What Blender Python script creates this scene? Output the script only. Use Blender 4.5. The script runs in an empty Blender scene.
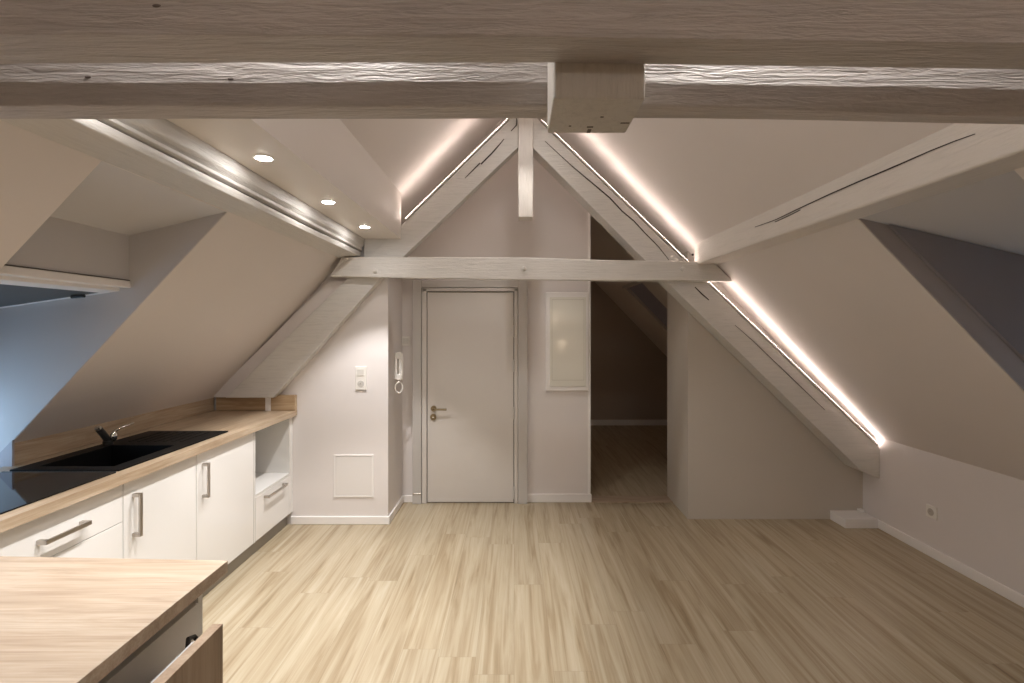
import bpy, bmesh, math, random
from mathutils import Vector, Matrix
random.seed(7)
S = bpy.context.scene
COL = S.collection
H = 1.54                      # eye height; helper heights below are often given relative to it
PI = math.pi

# ------------------------------------------------------------------ materials
def new_mat(name):
    m = bpy.data.materials.new(name); m.use_nodes = True
    nt = m.node_tree; nt.nodes.clear()
    out = nt.nodes.new('ShaderNodeOutputMaterial'); b = nt.nodes.new('ShaderNodeBsdfPrincipled')
    nt.links.new(b.outputs[0], out.inputs[0])
    return m, nt, b
def N(nt, t, **kw):
    n = nt.nodes.new(t)
    for k, v in kw.items():
        if k in n.inputs: n.inputs[k].default_value = v
        else: setattr(n, k, v)
    return n
def coords(nt, scale=(1,1,1), obj=True):
    tc = N(nt, 'ShaderNodeTexCoord'); mp = N(nt, 'ShaderNodeMapping'); mp.inputs['Scale'].default_value = scale
    nt.links.new(tc.outputs['Object'], mp.inputs[0]); return mp
def ramp(nt, fac, stops):
    r = N(nt, 'ShaderNodeValToRGB'); e = r.color_ramp.elements
    while len(e) < len(stops): e.new(0.5)
    for i, (p, c) in enumerate(stops): e[i].position = p; e[i].color = (*c, 1)
    nt.links.new(fac, r.inputs[0]); return r
def bump(nt, b, h, s, d=0.01):
    n = N(nt, 'ShaderNodeBump', Strength=s, Distance=d); nt.links.new(h, n.inputs['Height']); nt.links.new(n.outputs[0], b.inputs['Normal'])

def plaster(name, col, rough=0.75, bs=0.08, var=0.03, spec=0.5):
    m, nt, b = new_mat(name); mp = coords(nt)
    n1 = N(nt, 'ShaderNodeTexNoise', Scale=1.3, Detail=3.0); nt.links.new(mp.outputs[0], n1.inputs[0])
    lo = tuple(c*(1-var) for c in col)
    r = ramp(nt, n1.outputs[0], [(0.3, lo), (0.7, col)]); nt.links.new(r.outputs[0], b.inputs['Base Color'])
    n2 = N(nt, 'ShaderNodeTexNoise', Scale=260.0, Detail=2.0); nt.links.new(mp.outputs[0], n2.inputs[0])
    bump(nt, b, n2.outputs[0], bs, 0.002); b.inputs['Roughness'].default_value = rough
    b.inputs['Specular IOR Level'].default_value = spec
    return m
def plain(name, col, rough=0.5, metal=0.0, coat=0.0, spec=0.5):
    m, nt, b = new_mat(name); b.inputs['Base Color'].default_value = (*col, 1)
    b.inputs['Roughness'].default_value = rough; b.inputs['Metallic'].default_value = metal
    b.inputs['Coat Weight'].default_value = coat; b.inputs['Coat Roughness'].default_value = 0.08
    b.inputs['Specular IOR Level'].default_value = spec
    return m
def painted_wood(name, col, axis, rough=0.45, bs=0.5, dark=0.82):
    """painted rough-hewn timber: grain ridges along `axis`"""
    m, nt, b = new_mat(name)
    sc = [26, 26, 26]; sc[axis] = 2.2
    mp = coords(nt, tuple(sc))
    n = N(nt, 'ShaderNodeTexNoise', Scale=2.4, Detail=6.0, Roughness=0.62, Distortion=0.7); nt.links.new(mp.outputs[0], n.inputs[0])
    sc2 = [90, 90, 90]; sc2[axis] = 14
    mp2 = coords(nt, tuple(sc2))
    n2 = N(nt, 'ShaderNodeTexNoise', Scale=1.2, Detail=3.0, Distortion=1.2); nt.links.new(mp2.outputs[0], n2.inputs[0])
    r = ramp(nt, n.outputs[0], [(0.28, tuple(c*dark for c in col)), (0.5, col), (0.8, tuple(min(1, c*1.04) for c in col))])
    nt.links.new(r.outputs[0], b.inputs['Base Color'])
    a = N(nt, 'ShaderNodeMath', operation='ADD'); nt.links.new(n.outputs[0], a.inputs[0])
    k = N(nt, 'ShaderNodeMath', operation='MULTIPLY'); k.inputs[1].default_value = 0.5
    nt.links.new(n2.outputs[0], k.inputs[0]); nt.links.new(k.outputs[0], a.inputs[1])
    bump(nt, b, a.outputs[0], bs, 0.012); b.inputs['Roughness'].default_value = rough
    return m
def oak(name, axis, c0, c1, c2, rough=0.45, scale=1.0):
    """oak laminate, grain along `axis`"""
    m, nt, b = new_mat(name)
    sc = [9*scale]*3; sc[axis] = 0.9*scale
    mp = coords(nt, tuple(sc))
    n = N(nt, 'ShaderNodeTexNoise', Scale=2.2, Detail=8.0, Roughness=0.6, Distortion=1.1); nt.links.new(mp.outputs[0], n.inputs[0])
    sc2 = [120*scale]*3; sc2[axis] = 3*scale
    mp2 = coords(nt, tuple(sc2))
    n2 = N(nt, 'ShaderNodeTexNoise', Scale=1.5, Detail=3.0); nt.links.new(mp2.outputs[0], n2.inputs[0])
    mx = N(nt, 'ShaderNodeMix', data_type='FLOAT'); mx.inputs[0].default_value = 0.3
    nt.links.new(n.outputs[0], mx.inputs[2]); nt.links.new(n2.outputs[0], mx.inputs[3])
    r = ramp(nt, mx.outputs[0], [(0.32, c0), (0.5, c1), (0.66, c2)]); nt.links.new(r.outputs[0], b.inputs['Base Color'])
    bump(nt, b, n2.outputs[0], 0.08, 0.002); b.inputs['Roughness'].default_value = rough
    return m
def floor_mat():
    m, nt, b = new_mat('oak_plank_floor')
    tc = N(nt, 'ShaderNodeTexCoord'); sp = N(nt, 'ShaderNodeSeparateXYZ'); nt.links.new(tc.outputs['Object'], sp.inputs[0])
    cb = N(nt, 'ShaderNodeCombineXYZ'); nt.links.new(sp.outputs['Y'], cb.inputs['X']); nt.links.new(sp.outputs['X'], cb.inputs['Y'])
    def mth(op, a, b_=None):
        n_ = N(nt, 'ShaderNodeMath', operation=op)
        for k, v in ((0, a), (1, b_)):
            if v is None: continue
            if isinstance(v, (int, float)): n_.inputs[k].default_value = v
            else: nt.links.new(v, n_.inputs[k])
        return n_.outputs[0]
    W, L = .178, 1.35
    u = mth('DIVIDE', sp.outputs['X'], W); row = mth('FLOOR', u); fu = mth('FRACT', u)
    wn = N(nt, 'ShaderNodeTexWhiteNoise', noise_dimensions='1D'); nt.links.new(row, wn.inputs['W'])
    v = mth('ADD', mth('DIVIDE', sp.outputs['Y'], L), wn.outputs['Value']); cl = mth('FLOOR', v); fv = mth('FRACT', v)
    c2 = N(nt, 'ShaderNodeCombineXYZ'); nt.links.new(row, c2.inputs['X']); nt.links.new(cl, c2.inputs['Y'])
    wn2 = N(nt, 'ShaderNodeTexWhiteNoise', noise_dimensions='2D'); nt.links.new(c2.outputs[0], wn2.inputs['Vector'])
    pid = wn2.outputs['Value']
    eu = mth('MULTIPLY', mth('MINIMUM', fu, mth('SUBTRACT', 1.0, fu)), W); ev = mth('MULTIPLY', mth('MINIMUM', fv, mth('SUBTRACT', 1.0, fv)), L)
    edge = mth('LESS_THAN', mth('MINIMUM', eu, ev), .0009)
    sh = N(nt, 'ShaderNodeVectorMath', operation='SCALE'); sh.inputs['Scale'].default_value = 37.0
    cc = N(nt, 'ShaderNodeCombineXYZ'); nt.links.new(pid, cc.inputs['X']); nt.links.new(pid, cc.inputs['Z']); nt.links.new(cc.outputs[0], sh.inputs[0])
    ad = N(nt, 'ShaderNodeVectorMath', operation='ADD'); nt.links.new(tc.outputs['Object'], ad.inputs[0]); nt.links.new(sh.outputs[0], ad.inputs[1])
    mp = N(nt, 'ShaderNodeMapping'); mp.inputs['Scale'].default_value = (12, 0.55, 12); nt.links.new(ad.outputs[0], mp.inputs[0])
    n = N(nt, 'ShaderNodeTexNoise', Scale=1.7, Detail=6.0, Roughness=0.6, Distortion=0.9); nt.links.new(mp.outputs[0], n.inputs[0])
    mp2 = N(nt, 'ShaderNodeMapping'); mp2.inputs['Scale'].default_value = (60, 1.3, 60); nt.links.new(ad.outputs[0], mp2.inputs[0])
    n2 = N(nt, 'ShaderNodeTexNoise', Scale=1.4, Detail=4.0, Distortion=0.4); nt.links.new(mp2.outputs[0], n2.inputs[0])
    mx = N(nt, 'ShaderNodeMix', data_type='FLOAT'); mx.inputs[0].default_value = 0.2
    nt.links.new(n.outputs[0], mx.inputs[2]); nt.links.new(n2.outputs[0], mx.inputs[3])
    r = ramp(nt, mx.outputs[0], [(0.27, (.19,.13,.072)), (0.38, (.305,.235,.145)), (0.50, (.40,.332,.228)), (0.68, (.48,.425,.318))])
    # per plank tone
    hs = N(nt, 'ShaderNodeHueSaturation'); nt.links.new(r.outputs[0], hs.inputs['Color'])
    vm = N(nt, 'ShaderNodeMapRange'); vm.inputs['To Min'].default_value = 0.95; vm.inputs['To Max'].default_value = 1.03
    nt.links.new(pid, vm.inputs[0]); nt.links.new(vm.outputs[0], hs.inputs['Value'])
    dk = N(nt, 'ShaderNodeMix', data_type='RGBA'); dk.inputs['B'].default_value = (.16,.11,.07,1)
    nt.links.new(hs.outputs[0], dk.inputs['A'])
    mf = N(nt, 'ShaderNodeMath', operation='MULTIPLY'); mf.inputs[1].default_value = 0.4
    nt.links.new(edge, mf.inputs[0]); nt.links.new(mf.outputs[0], dk.inputs['Factor'])
    nt.links.new(dk.outputs['Result'], b.inputs['Base Color'])
    b.inputs['Roughness'].default_value = 0.40
    bump(nt, b, n2.outputs[0], 0.08, 0.002)
    return m
def emit(name, col, st):
    m = bpy.data.materials.new(name); m.use_nodes = True; nt = m.node_tree; nt.nodes.clear()
    o = nt.nodes.new('ShaderNodeOutputMaterial'); e = nt.nodes.new('ShaderNodeEmission')
    e.inputs[0].default_value = (*col, 1); e.inputs[1].default_value = st; nt.links.new(e.outputs[0], o.inputs[0]); return m

M = {}
M['wall']   = plaster('wall_paint', (.75,.715,.705))
M['roof']   = plaster('roof_paint', (.745,.70,.675), 0.7)
M['satin']  = plaster('soffit_satin_paint', (.75,.70,.65), 0.38, 0.05)
M['grey_wall'] = plaster('partition_paint', (.57,.53,.475), 0.5, 0.06)
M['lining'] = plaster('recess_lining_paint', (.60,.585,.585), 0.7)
M['lining_shaded'] = plaster('right_recess_lining_shaded', (.46,.43,.43), 0.7)  # darker copy of the recess lining; shade of the right recess is in the colour
M['farwall'] = plaster('far_wall_shaded', (.42,.36,.31), 0.7)  # dimness of the far room put into a darker wall colour
M['white']  = plain('white_trim_paint', (.86,.84,.83), 0.4)
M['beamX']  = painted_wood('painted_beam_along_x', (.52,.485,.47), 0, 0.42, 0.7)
M['beamY']  = painted_wood('painted_beam_along_y', (.62,.60,.57), 1, 0.36, 0.35, 0.88)
M['purlinW'] = painted_wood('painted_purlin_white', (.70,.665,.62), 1, 0.5, 0.3, 0.92)
M['rafter'] = painted_wood('painted_rafter', (.66,.645,.62), 0, 0.5, 0.3, 0.88)
M['collar'] = painted_wood('painted_collar', (.68,.66,.63), 0, 0.45, 0.3, 0.9)
M['post']   = painted_wood('painted_post', (.64,.60,.56), 2, 0.5, 0.3, 0.9)
M['block']  = painted_wood('painted_block', (.56,.53,.49), 2, 0.5, 0.45, 0.85)
M['crack']  = plain('dark_crack', (.045,.035,.03), 0.9)
M['floor']  = floor_mat()
M['oakY']   = oak('oak_worktop_along_y', 1, (.30,.21,.13), (.42,.32,.22), (.52,.42,.31), 0.38)
M['oakX']   = oak('oak_worktop_along_x', 0, (.30,.22,.155), (.43,.34,.255), (.52,.44,.35), 0.42)
M['oakE']   = oak('oak_end_board', 0, (.30,.195,.105), (.43,.305,.185), (.54,.41,.27), 0.4)
M['oakD']   = oak('oak_drawer_front', 2, (.20,.135,.085), (.30,.215,.145), (.38,.29,.205), 0.5)
M['gloss']  = plain('white_gloss_lacquer', (.82,.81,.79), 0.16, 0, 0.5)
M['carc']   = plain('white_melamine', (.72,.71,.69), 0.45)
M['plinth'] = plain('grey_plinth', (.30,.28,.25), 0.35, 0.4)
M['steel']  = plain('brushed_steel', (.50,.46,.42), 0.3, 1.0)
M['chrome'] = plain('chrome', (.8,.78,.75), 0.12, 1.0)
M['black']  = plain('black_resin', (.004,.004,.0045), 0.5, 0, 0, 0.15)
M['hob']    = plain('black_ceramic_glass', (.004,.004,.005), 0.04)
M['blackm'] = plain('black_plastic', (.02,.02,.02), 0.4)
M['door']   = plain('door_paint', (.66,.63,.60), 0.33)
M['frame']  = plain('door_frame_paint', (.56,.54,.52), 0.4)
M['gap']    = plain('shadow_gap_seal', (.16,.14,.12), 0.8)
M['brass']  = plain('aged_brass', (.30,.24,.15), 0.35, 1.0)
M['plastic'] = plain('white_plastic', (.82,.80,.76), 0.3)
M['hatch']  = plain('hatch_paint', (.76,.735,.72), 0.5)
M['panel']  = plain('frosted_panel', (.76,.75,.68), 0.30, 0, 0.35)
M['winframe'] = plain('grey_window_frame', (.26,.24,.245), 0.5)
M['led']    = emit('led_diffuser', (1.0,.82,.73), 15)
M['led2']   = emit('led_diffuser_near', (1.0,.86,.78), 45)
M['alu']    = plain('led_channel_aluminium', (.75,.72,.70), 0.35, 0.8)
M['lens']   = emit('downlight_lens', (1.0,.95,.91), 105)
M['bulb']   = emit('warm_bulb', (1.0,.68,.38), 40)

def pane_mat():
    m, nt, b = new_mat('window_glass'); b.inputs['Base Color'].default_value = (.55,.6,.62,1)
    b.inputs['Roughness'].default_value = 0.03; b.inputs['Transmission Weight'].default_value = 0.6; b.inputs['IOR'].default_value = 1.45
    return m
M['glass'] = pane_mat()
M['daylit_pane'] = plain('pane_painted_daylight', (.34,.35,.47), .35)  # opaque bluish pane; dim daylight of the skylight is painted in
M['darkglass'] = plain('tinted_window_glass', (.10,.105,.11), 0.45, 0, 0, .2)

# ------------------------------------------------------------------ object helpers
def link(name, me, m, parent=None, loc=None):
    o = bpy.data.objects.new(name, me); COL.objects.link(o)
    if m is not None: me.materials.append(m)
    if parent is not None:
        o.parent = parent
    return o
def fin(bm, name, m, parent=None, bevel=0, seg=2, smooth=False):
    """bm is in world coordinates; parent (if any) is unrotated at its own location"""
    bmesh.ops.remove_doubles(bm, verts=bm.verts, dist=1e-6)
    bmesh.ops.recalc_face_normals(bm, faces=bm.faces)
    off = Vector((0,0,0))
    if parent is not None:
        p = parent
        while p is not None: off += p.location; p = p.parent
    else:
        xs = [v.co for v in bm.verts]
        off = Vector(((min(v.x for v in xs)+max(v.x for v in xs))/2, (min(v.y for v in xs)+max(v.y for v in xs))/2, min(v.z for v in xs)))
    for v in bm.verts: v.co -= off
    me = bpy.data.meshes.new(name); bm.to_mesh(me); bm.free()
    o = link(name, me, m, parent)
    if parent is None: o.location = off
    if smooth:
        for p in me.polygons: p.use_smooth = True
    if bevel:
        md = o.modifiers.new('Bevel', 'BEVEL'); md.width = bevel; md.segments = seg; md.limit_method = 'ANGLE'; md.angle_limit = 0.6
    return o
def bbox(bm, x0, x1, y0, y1, z0, z1):
    vs = [bm.verts.new((x, y, z)) for x in (x0, x1) for y in (y0, y1) for z in (z0, z1)]
    for f in ((0,1,3,2),(4,6,7,5),(0,4,5,1),(2,3,7,6),(0,2,6,4),(1,5,7,3)): bm.faces.new([vs[i] for i in f])
def box(name, x0, x1, y0, y1, z0, z1, m, parent=None, bevel=0.0):
    bm = bmesh.new(); bbox(bm, x0, x1, y0, y1, z0, z1); return fin(bm, name, m, parent, bevel)
def prismY(bm, pts, y0, y1):
    """pts: (x,z) polygon extruded along y"""
    a = [bm.verts.new((x, y0, z)) for x, z in pts]; b = [bm.verts.new((x, y1, z)) for x, z in pts]
    n = len(pts); bm.faces.new(a); bm.faces.new(b)
    for i in range(n): bm.faces.new([a[i], a[(i+1) % n], b[(i+1) % n], b[i]])
def prism(name, pts, y0, y1, m, parent=None, bevel=0.0):
    bm = bmesh.new(); prismY(bm, pts, y0, y1); return fin(bm, name, m, parent, bevel)
def cyl(bm, c, r, h, axis='Z', seg=24, r2=None):
    r2 = r if r2 is None else r2
    mats = {'Z': Matrix.Identity(4), 'X': Matrix.Rotation(PI/2, 4, 'Y'), 'Y': Matrix.Rotation(PI/2, 4, 'X')}
    bmesh.ops.create_cone(bm, cap_ends=True, segments=seg, radius1=r, radius2=r2, depth=h, matrix=Matrix.Translation(Vector(c)) @ mats[axis])
def tube(bm, pts, r, seg=10, caps=True):
    pts = [Vector(p) for p in pts]; rings = []
    for i, p in enumerate(pts):
        d = (pts[min(i+1, len(pts)-1)] - pts[max(i-1, 0)]).normalized()
        up = Vector((0,0,1)) if abs(d.z) < 0.9 else Vector((0,1,0))
        u = d.cross(up).normalized(); w = d.cross(u).normalized()
        rings.append([bm.verts.new(p + r*(math.cos(2*PI*k/seg)*u + math.sin(2*PI*k/seg)*w)) for k in range(seg)])
    for a, b in zip(rings, rings[1:]):
        for k in range(seg): bm.faces.new([a[k], a[(k+1) % seg], b[(k+1) % seg], b[k]])
    if caps: bm.faces.new(rings[0]); bm.faces.new(rings[-1])
def loft(name, secs, m, parent=None, n=24, jit=0.004, bevel=0.012, seed=1, seg=3):
    """timber: secs = list of cross sections (same corner count), hewn wobble between them"""
    rnd = random.Random(seed); k = len(secs[0]); rings = []
    for a, b in zip(secs, secs[1:]):
        m_ = max(1, n//(len(secs)-1))
        for i in range(m_):
            t = i/m_; rings.append([Vector(p).lerp(Vector(q), t) for p, q in zip(a, b)])
    rings.append([Vector(p) for p in secs[-1]])
    ax = (Vector(secs[-1][0])-Vector(secs[0][0])).normalized()
    ph = [[rnd.uniform(0, 6.28) for _ in range(6)] for _ in range(k)]
    L = len(rings)
    for i, r in enumerate(rings):
        t = i/(L-1); e = min(1, 6*t, 6*(1-t))
        for j in range(k):
            w = [sum(math.sin(ph[j][q*2+s]+t*(5+9*q))*(0.6**q) for q in range(3)) for s in (0, 1)]
            u = Vector((0,0,1)) if abs(ax.z) < .9 else Vector((1,0,0)); v = ax.cross(u).normalized(); u = v.cross(ax).normalized()
            r[j] = r[j] + e*jit*(w[0]*u + w[1]*v)
    bm = bmesh.new(); vr = [[bm.verts.new(p) for p in r] for r in rings]
    for a, b in zip(vr, vr[1:]):
        for j in range(k): bm.faces.new([a[j], a[(j+1) % k], b[(j+1) % k], b[j]])
    bm.faces.new(vr[0]); bm.faces.new(list(reversed(vr[-1])))
    return fin(bm, name, m, parent, bevel, seg)
def rectsec(axis, c, a0, a1, b0, b1):
    """rect section at coordinate c of axis; a,b the other two axes in order"""
    P = [(a0,b0),(a1,b0),(a1,b1),(a0,b1)]
    if axis == 'X': return [(c, a, b) for a, b in P]
    if axis == 'Y': return [(a, c, b) for a, b in P]
    return [(a, b, c) for a, b in P]
def empty(name, loc, label, cat, group=None, kind=None):
    o = bpy.data.objects.new(name, None); o.location = loc; o.empty_display_size = 0.1; COL.objects.link(o)
    tag(o, label, cat, group, kind); return o
def tag(o, label=None, cat=None, group=None, kind=None):
    if label: o['label'] = label
    if cat: o['category'] = cat
    if group: o['group'] = group
    if kind: o['kind'] = kind
    return o
def struct(o, label=None):
    o['kind'] = 'structure'
    if label: o['label'] = label
    return o
def px(x, y, d):
    """point on the sight line through photo position (x, y) at distance d into the room"""
    return Vector(((x-514)/500*d, d, H-(y-329)/500*d))

# ------------------------------------------------------------------ shell
# left roof slope z = H + 1.983 + 1.07 x ; right roof slope z = H + 2.098 - 1.04 x
def zl(x): return H + 1.983 + 1.07*x
def zr(x): return H + 2.098 - 1.04*x
XR = 0.0545; ZR = zl(XR)
Y0, Y1 = -3.6, 8.2
T = 0.12
LD0, LD1 = 1.627, 2.338      # left window recess
RD0, RD1 = 1.545, 2.240      # right window recess
def lroof(bm, xa, xb, y0, y1): prismY(bm, [(xa, zl(xa)), (xb, zl(xb)), (xb, zl(xb)+T), (xa, zl(xa)+T)], y0, y1)
def rroof(bm, xa, xb, y0, y1): prismY(bm, [(xa, zr(xa)), (xb, zr(xb)), (xb, zr(xb)+T), (xa, zr(xa)+T)], y0, y1)

struct(box('floor', -3.0, 3.0, Y0, Y1+.3, -0.1, 0, M['floor']), 'light oak plank floor running away from the viewer')
bm = bmesh.new()
lroof(bm, -1.342, XR, Y0, Y1); lroof(bm, -2.46, -1.342, Y0, LD0); lroof(bm, -2.46, -1.342, LD1+.004, Y1)
struct(fin(bm, 'ceiling', M['roof']), 'left sloping ceiling above the kitchen')
bm = bmesh.new()
rroof(bm, XR, 1.500, Y0, Y1); rroof(bm, 1.5, 1.539, Y0, 5.85); rroof(bm, 1.539, 2.86, Y0, RD0); rroof(bm, 1.539, 2.86, RD1+.004, 5.85)
rroof(bm, 2.15, 2.86, 5.85, 6.7); rroof(bm, 1.5, 2.86, 6.7, Y1)
struct(fin(bm, 'ceiling', M['roof']), 'right sloping ceiling above the knee wall')
struct(box('wall_right', 2.825, 2.93, Y0, Y1, 0, 0.71, M['wall']), 'low knee wall on the right')
bm = bmesh.new(); bbox(bm, -2.46, -2.357, Y0, 1.50, 0, .98); bbox(bm, -2.46, -2.375, LD1+.05, Y1, 0, 1.0); bbox(bm, -2.46, -2.357, 1.4, LD1+.1, 0, .85)
struct(fin(bm, 'wall_left', M['wall']), 'low knee wall behind the worktop')
# back wall behind the viewer and far wall of the next room
prof = [(-2.6, 0), (2.9, 0), (2.9, zr(2.9)+.05), (XR, ZR+.08), (-2.6, zl(-2.6)+.3)]
struct(prism('wall_back', prof, Y0-.1, Y0, M['wall']), 'gable wall behind the viewer')
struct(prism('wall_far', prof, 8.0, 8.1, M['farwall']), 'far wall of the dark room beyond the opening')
# projecting wall beside the counter (front at 3.95), door wall (4.45), right partition (4.05)
XA = -0.994
struct(prism('wall_front_left', [(-2.44, 0), (XA, 0), (XA, zl(XA)+.04), (-2.44, zl(-2.44)+.04)], 3.95, 4.62, M['wall']), 'white wall at the end of the kitchen counter')
XB = 0.677
struct(prism('wall_front', [(XA-.02, 0), (XB, 0), (XB, zr(XB)+.04), (XR, ZR+.04), (XA-.02, zl(XA-.02)+.04)], 4.45, 4.60, M['wall']), 'gable wall with the entrance door')
XC = 1.41
struct(prism('wall_front_right', [(XC, 0), (2.83, 0), (2.83, zr(2.83)+.04), (XC, zr(XC)+.04)], 4.05, 4.60, M['grey_wall']), 'grey partition under the right rafter')
struct(prism('wall_corridor', [(-.3, 0), (-.2, 0), (-.2, zl(-.2)+.04), (-.3, zl(-.3)+.04)], 4.6, 8.0, M['grey_wall']), 'side wall of the dark room')
# soffit
sof = [(-1.21, H+.696), (-.872, H+.696), (-.872, zl(-.872)+.03), (-1.21, zl(-1.21)+.03)]
struct(prism('ceiling', sof, Y0, 3.86, M['satin']), 'dropped soffit with downlights above the kitchen')

# baseboards
def bb(name, x0, x1, y0, y1, h=.062): return struct(box(name, x0, x1, y0, y1, 0, h, M['white'], None, .004))
bb('baseboard_right', 2.812, 2.826, -2.3, 4.05, .065)
bb('baseboard_front_left', -1.76, XA+.014, 3.936, 3.951)
bb('baseboard_side', XA-.001, XA+.014, 3.94, 4.45)
bb('baseboard_front', .115, XB+.012, 4.437, 4.451, .075)
bb('baseboard_door_side', XA+.01, -.83, 4.437, 4.451)
bb('baseboard_far', -.2, 2.82, 7.985, 8.001, .09)
struct(box('trim_1', XB, XC, 4.44, 4.60, 0, .006, M['oakX']), 'wood threshold strip in the corridor opening')
struct(box('trim_2', XB-.02, XB+.004, 4.446, 4.604, .0, zr(XB)-.02, M['white']), 'white corner trim of the opening')
struct(box('trim_3', XC-.003, XC+.006, 4.048, 4.06, 0, zr(XC)-.02, M['grey_wall'], None, .002))

# ---- left window recess
DL = LD1
cheek = [(-1.342, zl(-1.342)+.003), (-1.80, H+.439), (-1.80, H+.2), (-2.60, H+.09), (-2.60, .80), (-2.36, .80), (-2.36, zl(-2.36)+.003)]
struct(prism('window_1', cheek, DL, DL+.05, M['lining']), 'side lining of the left window recess')
cheekN = [(-1.345, zl(-1.345)+.004), (-1.80, H+.436), (-1.80, H+.2), (-2.60, H+.09), (-2.60, .80), (-2.36, .80), (-2.36, zl(-2.36)+.004)]
struct(prism('trim_4', cheekN, LD0-.05, LD0, M['lining']), 'near side lining of the left window recess')
struct(prism('trim_5', [(-1.344, H+.548), (-1.80, H+.437), (-1.80, H+.53), (-1.344, H+.66)], LD0-.05, DL+.05, M['lining']), 'top lining of the left window recess')
struct(box('trim_6', -1.86, -1.80, LD0-.05, DL+.05, H+.2, H+.53, M['lining']), 'upright lining above the left window')
struct(box('trim_7', -1.85, -1.79, LD0-.02, DL, H+.192, H+.224, M['white'], None, .004), 'white head frame of the left window')
struct(box('trim_8', -1.803, -1.795, LD0-.02, DL, H+.225, H+.229, M['gap']), 'shadow groove above the window head')
struct(prism('trim_9', [(-2.55, .80), (-2.335, .80), (-2.335, zl(-2.335)-.002)], DL-.012, DL-.001, M['winframe'] if False else plaster('reveal_plaster_shaded', (.42,.40,.43), .5)), 'reveal face beside the hob, its shade put into the grey')  # darker grey stands in for the weaker light on this face
struct(box('sky_baffle_left', -2.66, -2.60, LD0-.05, DL+.05, 1.22, 1.75, M['lining']), 'added unseen board narrowing the sky light in the left window bay')  # added out of view to let sky light in only low down
struct(box('trim_10', -2.62, -2.355, LD0-.05, DL+.02, .80, .895, M['white']), 'sill behind the hob')
# open top hung sash seen from below
w = empty('window_sash', (-1.83, (LD0+DL)/2, H+.17), 'open tilted window sash with dark glass in the left recess', 'window')
def sashpt(x, dz): return (x, H+.178+(x+1.83)*.145+dz)
def sashbar(xa, xb, ya, yb, name, m, h=.045, lift=0):
    bm = bmesh.new(); prismY(bm, [sashpt(xa, lift), sashpt(xb, lift), sashpt(xb, lift+h), sashpt(xa, lift+h)], ya, yb)
    return fin(bm, name, m, w, .003)
sashbar(-2.58, -1.84, DL-.022, DL-.002, 'frame_rail', M['white'])
sashbar(-2.58, -1.84, LD0+.004, LD0+.045, 'frame_rail', M['white'])
sashbar(-1.91, -1.84, LD0+.045, DL-.022, 'frame_rail', M['white'])
sashbar(-2.58, -2.52, LD0+.045, DL-.022, 'frame_rail', M['white'])
sashbar(-2.52, -1.91, LD0+.045, DL-.022, 'glass_pane', M['darkglass'], .012, .003)
bm = bmesh.new(); tube(bm, [(-1.95, DL-.07, H+.15), (-2.01, DL-.065, H+.146)], .008); fin(bm, 'latch', M['blackm'], w)

# ---- right window recess
DR = RD1
x0 = 1.539; z0_ = zr(x0)
def rtop(x): return z0_-.235*(x-x0)
struct(prism('window_2', [(x0+.003, z0_+.002), (2.9, zr(2.9)+.004), (3.1, zr(2.9)), (3.1, rtop(3.1))], DR, DR+.05, M['lining_shaded']), 'side lining of the right window recess')
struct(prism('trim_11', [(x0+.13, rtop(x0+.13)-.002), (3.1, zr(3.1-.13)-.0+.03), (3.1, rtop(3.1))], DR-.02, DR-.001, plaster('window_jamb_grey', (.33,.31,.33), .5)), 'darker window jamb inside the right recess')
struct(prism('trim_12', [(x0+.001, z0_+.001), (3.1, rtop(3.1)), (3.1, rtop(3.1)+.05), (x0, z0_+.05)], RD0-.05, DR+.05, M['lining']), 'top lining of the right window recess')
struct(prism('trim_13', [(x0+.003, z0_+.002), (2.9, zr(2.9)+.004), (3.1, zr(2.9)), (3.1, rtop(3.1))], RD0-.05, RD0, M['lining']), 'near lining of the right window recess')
struct(box('sky_baffle_right', 3.05, 3.11, RD0-.05, DR+.05, .86, 1.75, M['lining']), 'added unseen board cutting the sky light at the right window')  # added out of view to hold back blue sky light
struct(box('trim_14', 2.88, 3.1, RD0-.05, DR+.02, .55, .62, M['white']), 'sill of the right window recess')
# ---- far room roof window
struct(box('window_3', 1.46, 1.50, 5.80, 6.75, H+.55, H+.85, M['lining']), 'skylight lining in the dark room')

struct(prism('window_4', [(1.50, zr(1.50)+.06), (2.15, zr(2.15)+.06), (2.15, zr(2.15)+.08), (1.50, zr(1.50)+.08)], 5.85, 6.70, M['daylit_pane']), 'skylight pane in the dark room with dim blue daylight in its colour')
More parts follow.
